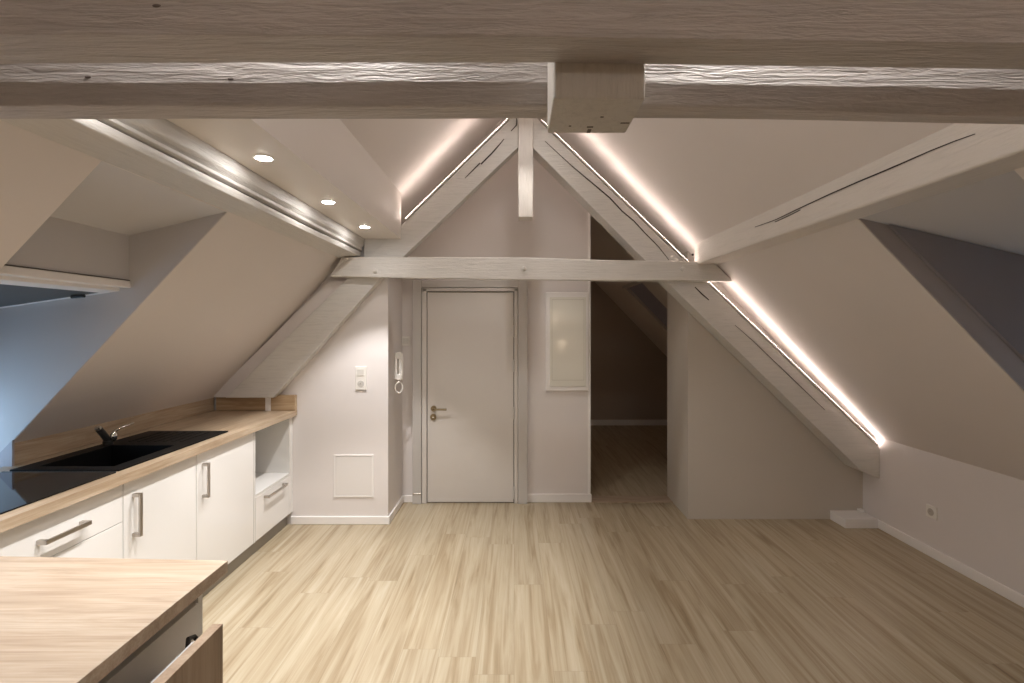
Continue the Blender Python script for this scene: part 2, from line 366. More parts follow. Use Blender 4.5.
# ------------------------------------------------------------------ timber
YF = 3.858
def wpt(x, y, d=YF): return px(x, y, d)
def timberXZ(name, segs, y0, y1, m, parent, n=24, jit=.004, bevel=.008, seed=3):
    """segs: list of (top pixel, bottom pixel) at the truss front, depth y0..y1"""
    secs = []
    for (tx, ty), (bx, by) in segs:
        t = wpt(tx, ty); b_ = wpt(bx, by)
        secs.append([(t.x, y0, t.z), (t.x, y1, t.z), (b_.x, y1, b_.z), (b_.x, y0, b_.z)])
    return loft(name, secs, m, parent, n, jit, bevel, seed)
def crack(pts, wid, parent, d=YF, name='crack'):
    """thin tapering split in a timber face (open groove showing dark wood)"""
    bm = bmesh.new(); P = [px(x, y, d) for x, y in pts]; n = len(P)
    a = []; b = []
    for i, p in enumerate(P):
        t = (P[min(i+1, n-1)]-P[max(i-1, 0)]).normalized(); nn = Vector((-t.z, 0, t.x)); f = wid*(.25+.75*math.sin(PI*(i+.6)/(n+.2)))
        a.append(p+nn*f/2); b.append(p-nn*f/2)
    va = [bm.verts.new(q) for q in a]; vb = [bm.verts.new(q) for q in b]
    va2 = [bm.verts.new(q+Vector((0,.012,0))) for q in a]; vb2 = [bm.verts.new(q+Vector((0,.012,0))) for q in b]
    for i in range(n-1):
        bm.faces.new([va[i], va[i+1], vb[i+1], vb[i]]); bm.faces.new([va[i], va[i+1], va2[i+1], va2[i]]); bm.faces.new([vb[i], vb[i+1], vb2[i+1], vb2[i]])
        bm.faces.new([va2[i], va2[i+1], vb2[i+1], vb2[i]])
    return fin(bm, name, M['crack'], parent)
RYF = YF; RYB = 3.948
e = wpt(880, 478)
rr = empty('rafter', (e.x, RYF, e.z), 'long sloping white rafter on the right with a dark split along it', 'beam')
r1 = timberXZ('timber', [((528, 110.5), (528, 143)), ((700, 275.5), (667, 282.5)), ((861, 429.5), (861, 471)), ((880, 448), (880, 479))], RYF, 4.045, M['rafter'], rr, 24, .0012, .006, 4)
crack([(545,141), (560,155), (572,166), (585,177), (597,187), (610,198), (622,211), (634,221), (645,233), (658,246), (669,260)], .010, rr, RYF-.003)
crack([(695,287), (702,294), (709,300)], .010, rr, RYF-.003)
crack([(735,325), (752,340), (775,362), (800,386), (825,410)], .004, rr, RYF-.003)
e = wpt(225, 398)
rl = empty('rafter', (e.x, RYF, e.z), 'sloping white rafter on the left, from ridge to the counter corner', 'beam')
timberXZ('timber', [((523, 106.3), (528, 138)), ((345, 280.5), (379, 280)), ((225, 398), (273, 398))], RYF, RYB, M['rafter'], rl, 24, .0012, .006, 5)
crack([(465,178), (472,171), (480,163), (481,164), (492,153), (499,145), (504,139)], .011, rl, RYF-.003)
crack([(511,131), (516.5,125), (516.5,118)], .008, rl, RYF-.003)
# wedge between rafter and left slope
a_, b_, c_, d_ = wpt(345, 280.5), wpt(225, 398), wpt(207, 398), wpt(327, 280.5)
struct(prism('trim_15', [(p.x, p.z) for p in (a_, b_, c_, d_)], 3.90, 3.952, M['wall']), 'plaster strip between left rafter and slope')

# collar beam, king post
cf = 3.79
def cp(x, y): p = px(x, y, cf); return (p.x, p.z)
e = px(340, 280, cf)
co = empty('collar_beam', (e.x, cf, e.z), 'horizontal white collar beam spanning above the door', 'beam')
c0, c1, c2, c3 = px(342, 257, cf), px(329.5, 276.5, cf), px(714, 262, cf), px(732.5, 281.2, cf)
m0, m1 = px(523, 257.4, cf), px(523, 279.5, cf)
def csec(t, b_): return [(t.x, cf, t.z), (t.x, 3.857, t.z), (b_.x, 3.857, b_.z), (b_.x, cf, b_.z)]
loft('timber', [csec(c0, c1), csec(m0, m1), csec(c2, c3)], M['collar'], co, 30, .0025, .006, 8)
for bx, by in ((375, 271), (524, 268.5), (683, 269)):
    p = px(bx, by, cf-.006); bm = bmesh.new(); cyl(bm, p, .019, .014, 'Y', 8, .016); cyl(bm, p+Vector((0,-.009,0)), .010, .014, 'Y', 6); fin(bm, 'bolt', M['collar'], co, .002)
e = px(526, 217, 3.80)
kp = empty('king_post', (e.x, 3.80, e.z), 'short vertical white post hanging at the roof apex', 'post')
a_, b_ = px(518.5, 217, 3.80), px(533, 217, 3.80)
loft('timber', [rectsec('Z', a_.z, a_.x, b_.x, 3.80, 3.93), rectsec('Z', 3.5, a_.x, b_.x, 3.80, 3.93)], M['post'], kp, 12, .0015, .004, 9)
# block between left purlin and rafter
tag(box('timber_block', -1.16, -.86, 3.862, 3.95, H+.545, H+.74, M['rafter'], None, .006), 'short pale timber block between the left purlin and the rafter', 'beam')

# purlins along the room
pr = empty('purlin', (1.465, 3.86, H+.491), 'white purlin running from the right rafter towards the viewer, split along its side', 'beam')
loft('timber', [rectsec('Y', 3.86, 1.391, 1.556, H+.491, H+.70), rectsec('Y', -2.3, 1.391, 1.556, H+.491, H+.70)], M['purlinW'], pr, 30, .0025, .010, 11)
def yc(pts, wid, parent):  # split in a face at constant x
    bm = bmesh.new(); n = len(pts); rows = []
    for i, (y, z) in enumerate(pts):
        f = wid*(.2+.8*math.sin(PI*(i+.5)/n)); rows.append((bm.verts.new((1.3895, y, z+f/2)), bm.verts.new((1.3895, y, z-f/2)), bm.verts.new((1.40, y, z-f/2)), bm.verts.new((1.40, y, z+f/2))))
    for a, b in zip(rows, rows[1:]):
        for k in range(4): bm.faces.new([a[k], a[(k+1) % 4], b[(k+1) % 4], b[k]])
    bm.faces.new(rows[0]); bm.faces.new(rows[-1]); fin(bm, 'crack', M['crack'], parent)
def pp(x, y): d = 1.391*500/(x-514); return (d, H-(y-329)/500*d)
yc([pp(*q) for q in ((755,227), (775,220), (800,208), (830,194), (860,181), (884,171), (905,162), (930,151), (955,141), (975,134))], .0045, pr)
yc([pp(*q) for q in ((775,222), (788,216), (800,210))], .004, pr)
p = px(689.5, 255.5, 3.84); bm = bmesh.new(); cyl(bm, (p.x+.01, 3.80, p.z), .008, .012, 'X', 10); fin(bm, 'screw_head', M['crack'], pr)

pl = empty('purlin', (-1.24, 3.85, H+.558), 'glossy white purlin below the downlight soffit on the left', 'beam')
lo = [(-1.345, H+.545), (-1.185, H+.558), (-1.178, H+.575), (-1.178, H+.592), (-1.215, H+.600), (-1.38, H+.600)]
loft('lower_timber', [[(x, 3.857, z) for x, z in lo], [(x, -2.3, z) for x, z in lo]], M['beamY'], pl, 34, .003, .012, 14, 4)
up = [(-1.176, H+.618), (-1.160, H+.640), (-1.152, H+.70), (-1.30, H+.73), (-1.30, H+.600), (-1.19, H+.600)]
loft('upper_timber', [[(x, 3.857, z) for x, z in up], [(x, -2.3, z) for x, z in up]], M['beamY'], pl, 34, .003, .006, 15, 3)
q = [(-1.168, H+.604), (-1.168, H+.618), (-1.215, H+.622), (-1.215, H+.598)]
loft('ledge', [[(x, 3.857, z) for x, z in q], [(x, -2.3, z) for x, z in q]], M['beamY'], pl, 34, .0015, .003, 16, 2)

# cross beams near the viewer
def cross(name, xs, parent, m, n, jit, bev, seed):
    """xs: list of (x, ynear, yfar, zbottom, ztop, wane)"""
    secs = []
    for x, yn, yf, zb, zt, wn in xs: secs.append([(x, yn+wn*.35, zb), (x, yf, zb), (x, yf, zt), (x, yn, zt), (x, yn, zb+wn)])
    return loft(name, secs, m, parent, n, jit, bev, seed)
b1 = empty('ceiling_beam', (0, .675, H+.378), 'nearest horizontal beam across the very top of the view', 'beam')
cross('timber', [(-1.62,.644,.711,H+.376,H+.548,.003), (.05,.644,.711,H+.378,H+.548,.003), (1.62,.644,.711,H+.355,H+.53,.003)], b1, M['beamX'], 70, .0012, .004, 21)
b2 = empty('ceiling_beam', (0, .87, H+.378), 'second horizontal beam, behind the nearest one, beside the square post foot', 'beam')
cross('timber', [(-1.62,.84,.897,H+.378,H+.548,.036), (.10,.84,.897,H+.378,H+.548,.034), (1.62,.84,.897,H+.355,H+.525,.034)], b2, M['beamX'], 70, .0022, .003, 22)
bm = bmesh.new(); p = px(157, 6, .6435); bmesh.ops.create_uvsphere(bm, u_segments=10, v_segments=6, radius=.004, matrix=Matrix.Translation(p) @ Matrix.Diagonal((1.6,.5,.7,1)))
KN = plain('knot_wood', (.16,.13,.115), .6); fin(bm, 'knot', KN, b1)
for (x, y) in ((88, 77), (231, 79)):
    bm = bmesh.new(); p = px(x, y, .8395); bmesh.ops.create_uvsphere(bm, u_segments=10, v_segments=6, radius=.0035, matrix=Matrix.Translation(p) @ Matrix.Diagonal((1.6,.5,.7,1))); fin(bm, 'knot', KN, b2)
bl = empty('king_post', (.12, .775, H+.328), 'square timber post foot clasped between the two nearest beams', 'post')
loft('timber', [rectsec('Z', H+.328, .056, .187, .7115, .8385), rectsec('Z', 3.45, .056, .187, .7115, .8385)], M['block'], bl, 14, .0012, .003, 23)
NK = plain('end_grain_nick', (.10,.08,.065), .8)
for (x, y, sx, sy) in ((589,131,.006,.014), (590,127,.010,.004), (602,117,.005,.003), (625,123,.014,.003), (570,126,.004,.003)):
    k = .3278/((329-y)/500); bm = bmesh.new(); bbox(bm, (x-514)/500*k-sx/2, (x-514)/500*k+sx/2, k-sy/2, k+sy/2, H+.3273, H+.331); fin(bm, 'nick', NK, bl)
# rafters of the near truss (they leave the frame at both sides)
for sgn, lab in ((-1, 'left rafter of the truss nearest the viewer'), (1, 'right rafter of the truss nearest the viewer')):
    f = (lambda x: zl(x)) if sgn < 0 else (lambda x: zr(x))
    xa, xb = (-2.30, -.03) if sgn < 0 else (2.75, .14)
    nr = empty('rafter', (xa, .78, f(xa)-.25), lab, 'beam')
    secs = [[(x, .7115, f(x)-g), (x, .838, f(x)-g), (x, .838, f(x)-g-.27), (x, .7115, f(x)-g-.27)] for x, g in ((xa, .10), (xb+sgn*.12, .26))]
    loft('timber', secs, M['rafter'], nr, 20, .002, .006, 31+sgn)

# ------------------------------------------------------------------ LED strips
def led(name, p0, p1, lab, top=True, d=YF, w_=.010):
    """strip lying on the rafter's upper edge between two photo points at the truss front"""
    a = px(*p0, d); b = px(*p1, d); t = (b-a).normalized(); nn = Vector((-t.z, 0, t.x))
    if nn.z < 0: nn = -nn
    mid = (a+b)/2
    root = empty(name, mid, lab, 'LED strip', 'LED strips lighting the slopes')
    def slab(nm, y0, y1, h0, h1, m):
        bm = bmesh.new(); q = [a+nn*h0, b+nn*h0, b+nn*h1, a+nn*h1]; prismY(bm, [(v.x, v.z) for v in q], y0, y1); return fin(bm, nm, m, root)
    slab('channel', d-.004, d+.022, -.004, .005, M['alu'])
    slab('rear_lip', d+.016, d+.020, .005, .013, M['alu'])
    slab('front_lip', d-.007, d-.0052, -.004, .0078, M['alu'])
    bm = bmesh.new()
    prof_ = [(d-.005, .0052), (d-.005, .0092), (d+.015, .0115), (d+.015, .0052)]
    r0 = [bm.verts.new((a.x+nn.x*h, y, a.z+nn.z*h)) for y, h in prof_]; r1 = [bm.verts.new((b.x+nn.x*h, y, b.z+nn.z*h)) for y, h in prof_]
    bm.faces.new(r0); bm.faces.new(r1)
    for k in range(4): bm.faces.new([r0[k], r0[(k+1) % 4], r1[(k+1) % 4], r1[k]])
    fin(bm, 'diffuser', M['led'], root)
    return root
led('led_strip', (541, 121), (690, 264.5), 'thin glowing LED strip on the upper right rafter, from apex to collar')
led('led_strip', (708, 282.5), (878, 445.5), 'thin glowing LED strip on the lower right rafter, from collar to knee wall')
led('led_strip', (510.5, 117.5), (406, 219.5), 'thin glowing LED strip on the left rafter beside the soffit')

def led_near(xa, xb, f, lab):
    """strip on top of the near truss rafters, out of the frame above the cross beams"""
    a = Vector((xa, .7115, f(xa)-.09)); b = Vector((xb, .7115, f(xb)-.20)); root = empty('led_strip', (a+b)/2, lab, 'LED strip', 'LED strips lighting the slopes')
    bm = bmesh.new(); prismY(bm, [(a.x, a.z), (b.x, b.z), (b.x, b.z+.01), (a.x, a.z+.01)], .70, .715); fin(bm, 'diffuser', M['led2'], root)
    bm = bmesh.new(); prismY(bm, [(a.x, a.z-.01), (b.x, b.z-.01), (b.x, b.z-.0005), (a.x, a.z-.0005)], .70, .715); fin(bm, 'channel', M['alu'], root)
led_near(-1.25, -.15, zl, 'LED strip on the left rafter of the nearest truss')
led_near(1.30, .25, zr, 'LED strip on the right rafter of the nearest truss')

# ------------------------------------------------------------------ downlights
def add_light(name, kind, loc, energy, col, parent=None, **kw):
    d = bpy.data.lights.new(name, kind); d.energy = energy; d.color = col
    for k, v in kw.items(): setattr(d, k, v)
    o = bpy.data.objects.new(name, d); COL.objects.link(o); o.location = loc
    if parent: o.parent = parent
    return o
names = {2.035: 'round recessed downlight in the soffit, nearest of the three in view', 2.74: 'round recessed downlight in the soffit, middle of the three in view', 3.41: 'round recessed downlight in the soffit, farthest, nearest the rafter'}
for y in (1.335, 2.035, 2.74, 3.41):
    zc = H+.696
    r = empty('downlight', (-1.018, y, zc), names.get(y, 'round recessed downlight in the soffit, behind the cross beams'), 'downlight', 'downlights in the kitchen soffit')
    bm = bmesh.new()
    cyl(bm, (-1.018, y, zc-.0005), .041, .003, 'Z', 32, .041); fin(bm, 'trim_ring', M['white'], r, .001)
    bm = bmesh.new(); cyl(bm, (-1.018, y, zc-.0022), .030, .002, 'Z', 28); fin(bm, 'lens', M['lens'], r)
    add_light('lamp', 'SPOT', (0, 0, -.012), 60, (1.0,.965,.94), r, spot_size=math.radians(82), spot_blend=.38, shadow_soft_size=.03)
# warm lamps behind the viewer
def sconce(x, y, z, en, lab):
    r = empty('wall_lamp', (x, y, z), lab, 'lamp')
    bm = bmesh.new(); bmesh.ops.create_uvsphere(bm, u_segments=20, v_segments=12, radius=.045, matrix=Matrix.Translation((x, y+.09, z))); fin(bm, 'bulb', M['bulb'], r, smooth=True)
    bm = bmesh.new(); cyl(bm, (x, y+.015, z), .05, .03, 'Y', 24); cyl(bm, (x, y+.04, z), .012, .06, 'Y', 12); fin(bm, 'mount', M['white'], r)
    add_light('lamp_light', 'POINT', (0, .15, 0), en, (1.0,.80,.60), r, shadow_soft_size=.05)
sconce(1.17, Y0, 1.18, 3, 'small warm wall lamp low on the gable behind the viewer')
sconce(.97, Y0, 1.81, 3, 'small warm wall lamp high on the gable behind the viewer')
# ceiling spots behind / above the viewer
def ceiling_spot(x, y, z, aim, en, deg, lab, soft=.04):
    r = empty('ceiling_spotlight', (x, y, z), lab, 'lamp')
    dv = (Vector(aim)-Vector((x, y, z))).normalized(); qt = dv.to_track_quat('-Z', 'Y')
    zt_ = min(zl(x), zr(x))
    bm = bmesh.new(); bmesh.ops.create_cone(bm, cap_ends=True, segments=24, radius1=.036, radius2=.036, depth=.11, matrix=Matrix.Translation(Vector((x, y, z))-dv*.07) @ qt.to_matrix().to_4x4()); fin(bm, 'body', M['white'], r)
    bm = bmesh.new(); bmesh.ops.create_cone(bm, cap_ends=True, segments=24, radius1=.028, radius2=.028, depth=.004, matrix=Matrix.Translation(Vector((x, y, z))-dv*.012) @ qt.to_matrix().to_4x4()); fin(bm, 'lens', M['lens'], r)
    bm = bmesh.new(); tube(bm, [Vector((x, y, z))-dv*.08, (x, y, zt_+.01)], .008); fin(bm, 'stem', M['white'], r)
    l = add_light('lamp', 'SPOT', (0, 0, 0), en, (1.0,.95,.89), r, spot_size=math.radians(deg), spot_blend=.6, shadow_soft_size=soft)
    l.rotation_euler = qt.to_euler()
ceiling_spot(.209, -3.2, 2.64, (-.3, 3.4, 1.1), 26, 50, 'white spotlight hanging far behind the viewer')
ceiling_spot(-.36, .735, 2.46, (-.36, .79, 1.8), 11, 130, 'added unseen spotlight over the gap between the near beams, left of the post', .02)  # added lamp, hidden above the beams, to brighten the second beam face
ceiling_spot(.50, .735, 2.46, (.50, .79, 1.8), 12, 130, 'added unseen spotlight over the gap between the near beams, right of the post', .02)  # its added twin, for the beam face right of the post
for y, en, lab in ((3.45, 17, 'small white spotlight on the ridge just before the far king post'), (2.6, 12, 'small white spotlight on the ridge, middle of the hidden row'), (1.75, 7, 'small white spotlight on the ridge, nearest the cross beams')):
    ceiling_spot(.09, y, 3.10, (.02, y+.02, 0), en, 100, lab, .02)
# dim warm lamp in the far room
r = empty('wall_lamp', (-.2, 6.6, 1.3), 'warm lamp hidden in the dark far room', 'lamp')
bm = bmesh.new(); bmesh.ops.create_uvsphere(bm, u_segments=16, v_segments=10, radius=.04, matrix=Matrix.Translation((-.12, 6.6, 1.3))); fin(bm, 'bulb', emit('dim_bulb', (1,.6,.3), 2), r)
bm = bmesh.new(); cyl(bm, (-.18, 6.6, 1.3), .04, .04, 'X'); fin(bm, 'mount', M['white'], r)
add_light('lamp_light', 'POINT', (.08, 0, 0), 5, (1.0,.66,.42), r, shadow_soft_size=.05)

# ------------------------------------------------------------------ door
dy = 4.45
def at(x, y, d=dy): p = px(x, y, d); return p.x, p.z
dr = struct(empty('door_1', ((at(470, 502)[0]), dy, 0), 'closed pale flush entrance door with brass lever and grey frame', None))
dr.pop('category', None) if 'category' in dr else None
dx0, dx1 = at(428, 0)[0], at(513.5, 0)[0]; dz1 = at(0, 292.5)[1]
box('door_leaf', dx0, dx1, dy-.028, dy+.0, .008, dz1, M['door'], dr, .002)
fx0, fx1, fx2, fx3 = at(413.5, 0)[0], at(422.3, 0)[0], at(517.6, 0)[0], at(527.3, 0)[0]
ftop = dz1+.075
# wide outer post boards
box('frame_post', fx0, fx1, dy-.05, dy+.0, 0, ftop+.03, M['frame'], dr, .003)
box('frame_post', fx2+.004, fx3, dy-.05, dy+.0, 0, ftop+.03, M['frame'], dr, .003)
def jamb(xa, xb, za, zb): return box('jamb', xa, xb, dy-.042, dy+.0, za, zb, M['door'], dr, .003)
jamb(fx1+.004, dx0-.006, 0, dz1+.032); jamb(dx1+.006, fx2, 0, dz1+.032); jamb(fx1+.004, fx2, dz1+.008, dz1+.036)
box('frame_head', fx0, fx3, dy-.035, dy+.0, dz1+.042, ftop+.03, M['frame'], dr, .003)
box('seal', dx0-.007, dx1+.007, dy-.010, dy+.0, 0, dz1+.010, M['gap'], dr)
for hy in (332, 366, 413, 492):
    xh = dx1+.001; zh = at(0, hy)[1]; bm = bmesh.new(); cyl(bm, (xh, dy-.043, zh), .008, .095, 'Z', 12); cyl(bm, (xh, dy-.043, zh+.055), .006, .012, 'Z', 10); fin(bm, 'hinge', M['frame'], dr)
hx, hz = at(434.3, 408); hd = bmesh.new(); cyl(hd, (hx, dy-.033, hz), .026, .010, 'Y', 24)
tube(hd, [(hx, dy-.03, hz), (hx, dy-.075, hz), (hx+.012, dy-.082, hz), (hx+.12, dy-.082, hz-.001)], .009, 12)
fin(hd, 'handle', M['brass'], dr)
kx, kz = at(434, 416.3); bm = bmesh.new(); cyl(bm, (kx, dy-.034, kz), .028, .012, 'Y', 24); cyl(bm, (kx, dy-.042, kz), .011, .016, 'Y', 16); fin(bm, 'lock', M['brass'], dr)
bm = bmesh.new(); cyl(bm, (kx, dy-.0515, kz), .007, .004, 'Y', 12); fin(bm, 'key_slot', M['chrome'], dr)

# electrical cabinet on the wall
ex0, ez1 = at(545.5, 292.5); ex1, ez0 = at(588, 390.5)
ec = empty('electric_cabinet', ((ex0+ex1)/2, dy, ez0), 'flat pale wall cabinet with glossy panel, right of the door', 'cabinet')
box('frame', ex0, ex1, dy-.03, dy, ez0, ez1, M['white'], ec, .006)
ix0, iz1 = at(549.5, 297.5); ix1, iz0 = at(585.5, 386)
box('door_panel', ix0, ix1, dy-.038, dy-.029, iz0, iz1, M['panel'], ec, .003)
bm = bmesh.new(); i2x0, i2x1, i2z0, i2z1 = ix0+.018, ix1-.018, iz0+.055, iz1-.02
for a in ((i2x0, i2x0+.003, i2z0, i2z1), (i2x1-.003, i2x1, i2z0, i2z1), (i2x0, i2x1, i2z0, i2z0+.003), (i2x0, i2x1, i2z1-.003, i2z1)): bbox(bm, a[0], a[1], dy-.0395, dy-.0375, a[2], a[3])
fin(bm, 'groove', plain('panel_groove', (.50,.48,.42), .4), ec)

# access hatch
dA = 3.95
ax0, az1 = at(334, 454.5, dA); ax1, az0 = at(374, 497, dA)
ah = empty('access_hatch', ((ax0+ax1)/2, dA, az0), 'square white inspection hatch low on the wall beside the kitchen', 'hatch')
bm = bmesh.new(); f_ = .013
for a in ((ax0, ax0+f_, az0, az1), (ax1-f_, ax1, az0, az1), (ax0+f_, ax1-f_, az0, az0+f_), (ax0+f_, ax1-f_, az1-f_, az1)): bbox(bm, a[0], a[1], dA-.008, dA, a[2], a[3])
fin(bm, 'frame', M['white'], ah, .002)
box('lid', ax0+f_+.002, ax1-f_-.002, dA-.006, dA, az0+f_+.002, az1-f_-.002, M['hatch'], ah, .002)

# sockets / switches facing the room
def socket_plate(name, cx, cz, w_, h_, d, lab, cat, rings):
    r = empty(name, (cx, d, cz-h_/2), lab, cat)
    box('plate', cx-w_/2, cx+w_/2, d-.012, d, cz-h_/2, cz+h_/2, M['plastic'], r, .003)
    for zz, kind in rings:
        bm = bmesh.new()
        if kind == 'socket':
            cyl(bm, (cx, d-.0125, zz), w_*.30, .004, 'Y', 24); o = fin(bm, 'socket_well', plain('socket_grey', (.56,.54,.51), .4), r)
            bm = bmesh.new(); cyl(bm, (cx, d-.018, zz+.006), .003, .012, 'Y', 8); fin(bm, 'earth_pin', M['chrome'], r)
        else:
            bbox(bm, cx-w_*.3, cx+w_*.3, d-.017, d-.011, zz-w_*.3, zz+w_*.3); fin(bm, 'rocker', plain('rocker_white', (.70,.68,.64), .3), r, .002)
    return r
cx, cz = at(361.2, 378, dA)
socket_plate('wall_socket', cx, cz, .086, .185, dA, 'tall double white outlet plate on the wall left of the intercom', 'socket', [(cz+.045, 'rocker'), (cz-.045, 'socket')])
cx, cz = at(406, 341, dy)
socket_plate('light_switch', cx, cz, .082, .082, dy, 'small square light switch beside the door frame, above the intercom', 'switch', [(cz, 'rocker')])
# intercom handset on the side wall (faces +x at XA)
iy = 4.20; sxp = (395.5-514)/(XA+.03)  # scale
ic = empty('intercom', (XA, iy, H-.40), 'white intercom handset on the corner wall with a looped cord below', 'intercom')
zt, zb = px(395, 352, iy).z, px(395, 380, iy).z
box('base', XA, XA+.022, iy-.045, iy+.045, zb+.01, zt-.005, M['plastic'], ic, .006)
bm = bmesh.new(); tube(bm, [(XA+.045, iy-.02, zt-.012), (XA+.05, iy-.02, zt-.05), (XA+.05, iy-.02, zb+.05), (XA+.045, iy-.02, zb+.01)], .02, 14)
bbox(bm, XA+.02, XA+.055, iy-.045, iy+.005, zt-.055, zt); bbox(bm, XA+.02, XA+.055, iy-.045, iy+.005, zb+.005, zb+.055)
fin(bm, 'handset', M['plastic'], ic, .006)
cz = px(397, 387, iy).z; bm = bmesh.new()
tube(bm, [(XA+.035+.026*math.sin(t), iy-.03+.02*math.sin(t), cz+.045*math.cos(t)) for t in [i*2*PI/24 for i in range(25)]], .0055, 8)
tube(bm, [(XA+.035, iy-.03, cz+.045), (XA+.03, iy-.025, zb+.01)], .004, 8)
fin(bm, 'cord', M['plastic'], ic)
# door stop
p = px(417, 494, 4.40); bm = bmesh.new(); cyl(bm, (p.x+.0, 4.40, p.z), .006, .05, 'X', 14); cyl(bm, (p.x+.03, 4.40, p.z), .009, .012, 'X', 14)
cyl(bm, (p.x-.03, 4.42, p.z), .008, .05, 'Y', 10)
tag(fin(bm, 'door_stop', M['steel']), 'small metal door stop on the baseboard left of the door', 'door stop')
# socket on knee wall (x = 2.825)
kd = 500*2.82/(932-514); kz = H-(512-329)/500*kd
r = empty('wall_socket', (2.825, kd, kz-.041), 'small square outlet low on the right knee wall', 'socket')
box('plate', 2.812, 2.826, kd-.042, kd+.042, kz-.041, kz+.041, M['plastic'], r, .003)
bm = bmesh.new(); cyl(bm, (2.811, kd, kz), .024, .004, 'X', 24); fin(bm, 'socket_well', plain('socket_grey_dim', (.50,.47,.43), .4), r)
bm = bmesh.new(); cyl(bm, (2.805, kd, kz+.006), .003, .012, 'X', 8); fin(bm, 'earth_pin', M['chrome'], r)
# boxed-in pipe
tag(box('pipe_casing', 2.558, 2.811, 3.86, 4.049, 0, .072, M['white'], None, .003), 'low white box on the floor in the right corner', 'casing')
tag(box('corner_block', 2.772, 2.808, 4.0, 4.045, .0725, .092, M['white'], None, .004), 'small white block lying on the low corner box', 'casing')

# ------------------------------------------------------------------ kitchen run
FX = -1.748      # cabinet front plane
KY = 3.93        # far end
def ph(y):  # helper to keep z heights tidy
    return y
def add_handle(parent, pts, w_=.012, name='handle'):
    """bar handle: pts = (end a, end b) on the front plane; bar stands off 32 mm"""
    a, b = Vector(pts[0]), Vector(pts[1]); o = Vector((.034, 0, 0)); t = (b-a).normalized(); bm = bmesh.new()
    def bar(p, q, hw, hd, u):  # square bar
        d = (q-p).normalized(); v = d.cross(u).normalized(); rings = []
        for s in (p, q): rings.append([bm.verts.new(s+u*hw*i+v*hd*j) for i, j in ((-1,-1),(1,-1),(1,1),(-1,1))])
        for k in range(4): bm.faces.new([rings[0][k], rings[0][(k+1) % 4], rings[1][(k+1) % 4], rings[1][k]])
        bm.faces.new(rings[0]); bm.faces.new(rings[1])
    u = Vector((1,0,0)); bar(a+o-t*.008, b+o+t*.008, .005, .0085, u)
    bar(a, a+o, .0085, .0085, t); bar(b, b+o, .0085, .0085, t)
    return fin(bm, name, M['steel'], parent, .0015)
def cabinet(y0, y1, label, xb=-2.30, z1=.858, solid=True):
    r = empty('base_cabinet', (FX-.28, (y0+y1)/2, 0), label, 'cabinet', None)
    return r
GAPY = .003
def carcass(r, y0, y1, z1=.858, niche=None):
    bm = bmesh.new()
    bbox(bm, -2.34, FX-.0205, y0+.001, y0+.018, .10, z1); bbox(bm, -2.34, FX-.0205, y1-.018, y1-.001, .10, z1)
    bbox(bm, -2.34, FX-.0205, y0+.018, y1-.018, .10, .118); bbox(bm, -2.34, -2.332, y0+.018, y1-.018, .118, z1)
    if niche: bbox(bm, -2.33, FX-.001, y0+.018, y1-.018, niche-.018, niche)
    return fin(bm, 'carcass', M['carc'], r)
# 1: niche unit at far end 3.36..3.91
r = cabinet(3.36, 3.91, 'white base cabinet at the counter far end with open niche over one drawer')
bm = bmesh.new()
bbox(bm, -2.34, FX, 3.361, 3.379, .10, .858); bbox(bm, -2.34, FX, 3.892, 3.909, .10, .858)
bbox(bm, -2.34, FX-.0205, 3.379, 3.892, .10, .118); bbox(bm, -2.34, -2.325, 3.379, 3.892, .118, .858)
bbox(bm, -2.325, FX-.0, 3.379, 3.892, .400, .418)
bbox(bm, -2.325, FX-.0, 3.379, 3.892, .846, .858)
fin(bm, 'carcass', M['carc'], r)
dw = box('drawer', FX-.019, FX+.001, 3.382, 3.890, .102, .398, M['gloss'], r, .0015)
def hp(x, y): d = (FX)*500/(x-514); return (FX+.001, d, H-(y-329)/500*d)
def on_front(px_, py_, standoff=.034):
    d = (FX+standoff)*500/(px_-514); return (FX+.001, d, H-(py_-329)/500*d)
h0, h1 = on_front(269, 496.5), on_front(287, 484.5)
zz = (h0[2]+h1[2])/2
add_handle(dw, ((FX+.001, h0[1], zz), (FX+.001, h1[1], zz)))
tag(box('filler_strip', -2.3, FX, 3.911, 3.948, .10, .858, M['gloss'], None, .001), 'narrow white filler strip between the last cabinet and the wall', 'filler')
# 2: 2.752..3.357 single door
r = cabinet(2.752, 3.357, 'white base cabinet with tall door, right of the sink cabinet')
carcass(r, 2.752, 3.357); dd = box('door', FX-.019, FX+.001, 2.7535, 3.3555, .102, .858, M['gloss'], r, .0015)
h0, h1 = on_front(208.5, 464.5), on_front(208.5, 496)
add_handle(dd, ((FX+.001, h0[1], h0[2]), (FX+.001, h0[1], h1[2])))
# 3: 2.237..2.749 sink door
r = cabinet(2.237, 2.749, 'white base cabinet with door under the sink bowl')
carcass(r, 2.237, 2.749); dd = box('door', FX-.019, FX+.001, 2.2385, 2.7475, .102, .858, M['gloss'], r, .0015)
h0, h1 = on_front(140.5, 495), on_front(140.5, 534.5)
add_handle(dd, ((FX+.001, h0[1], h0[2]), (FX+.001, h0[1], h1[2])))
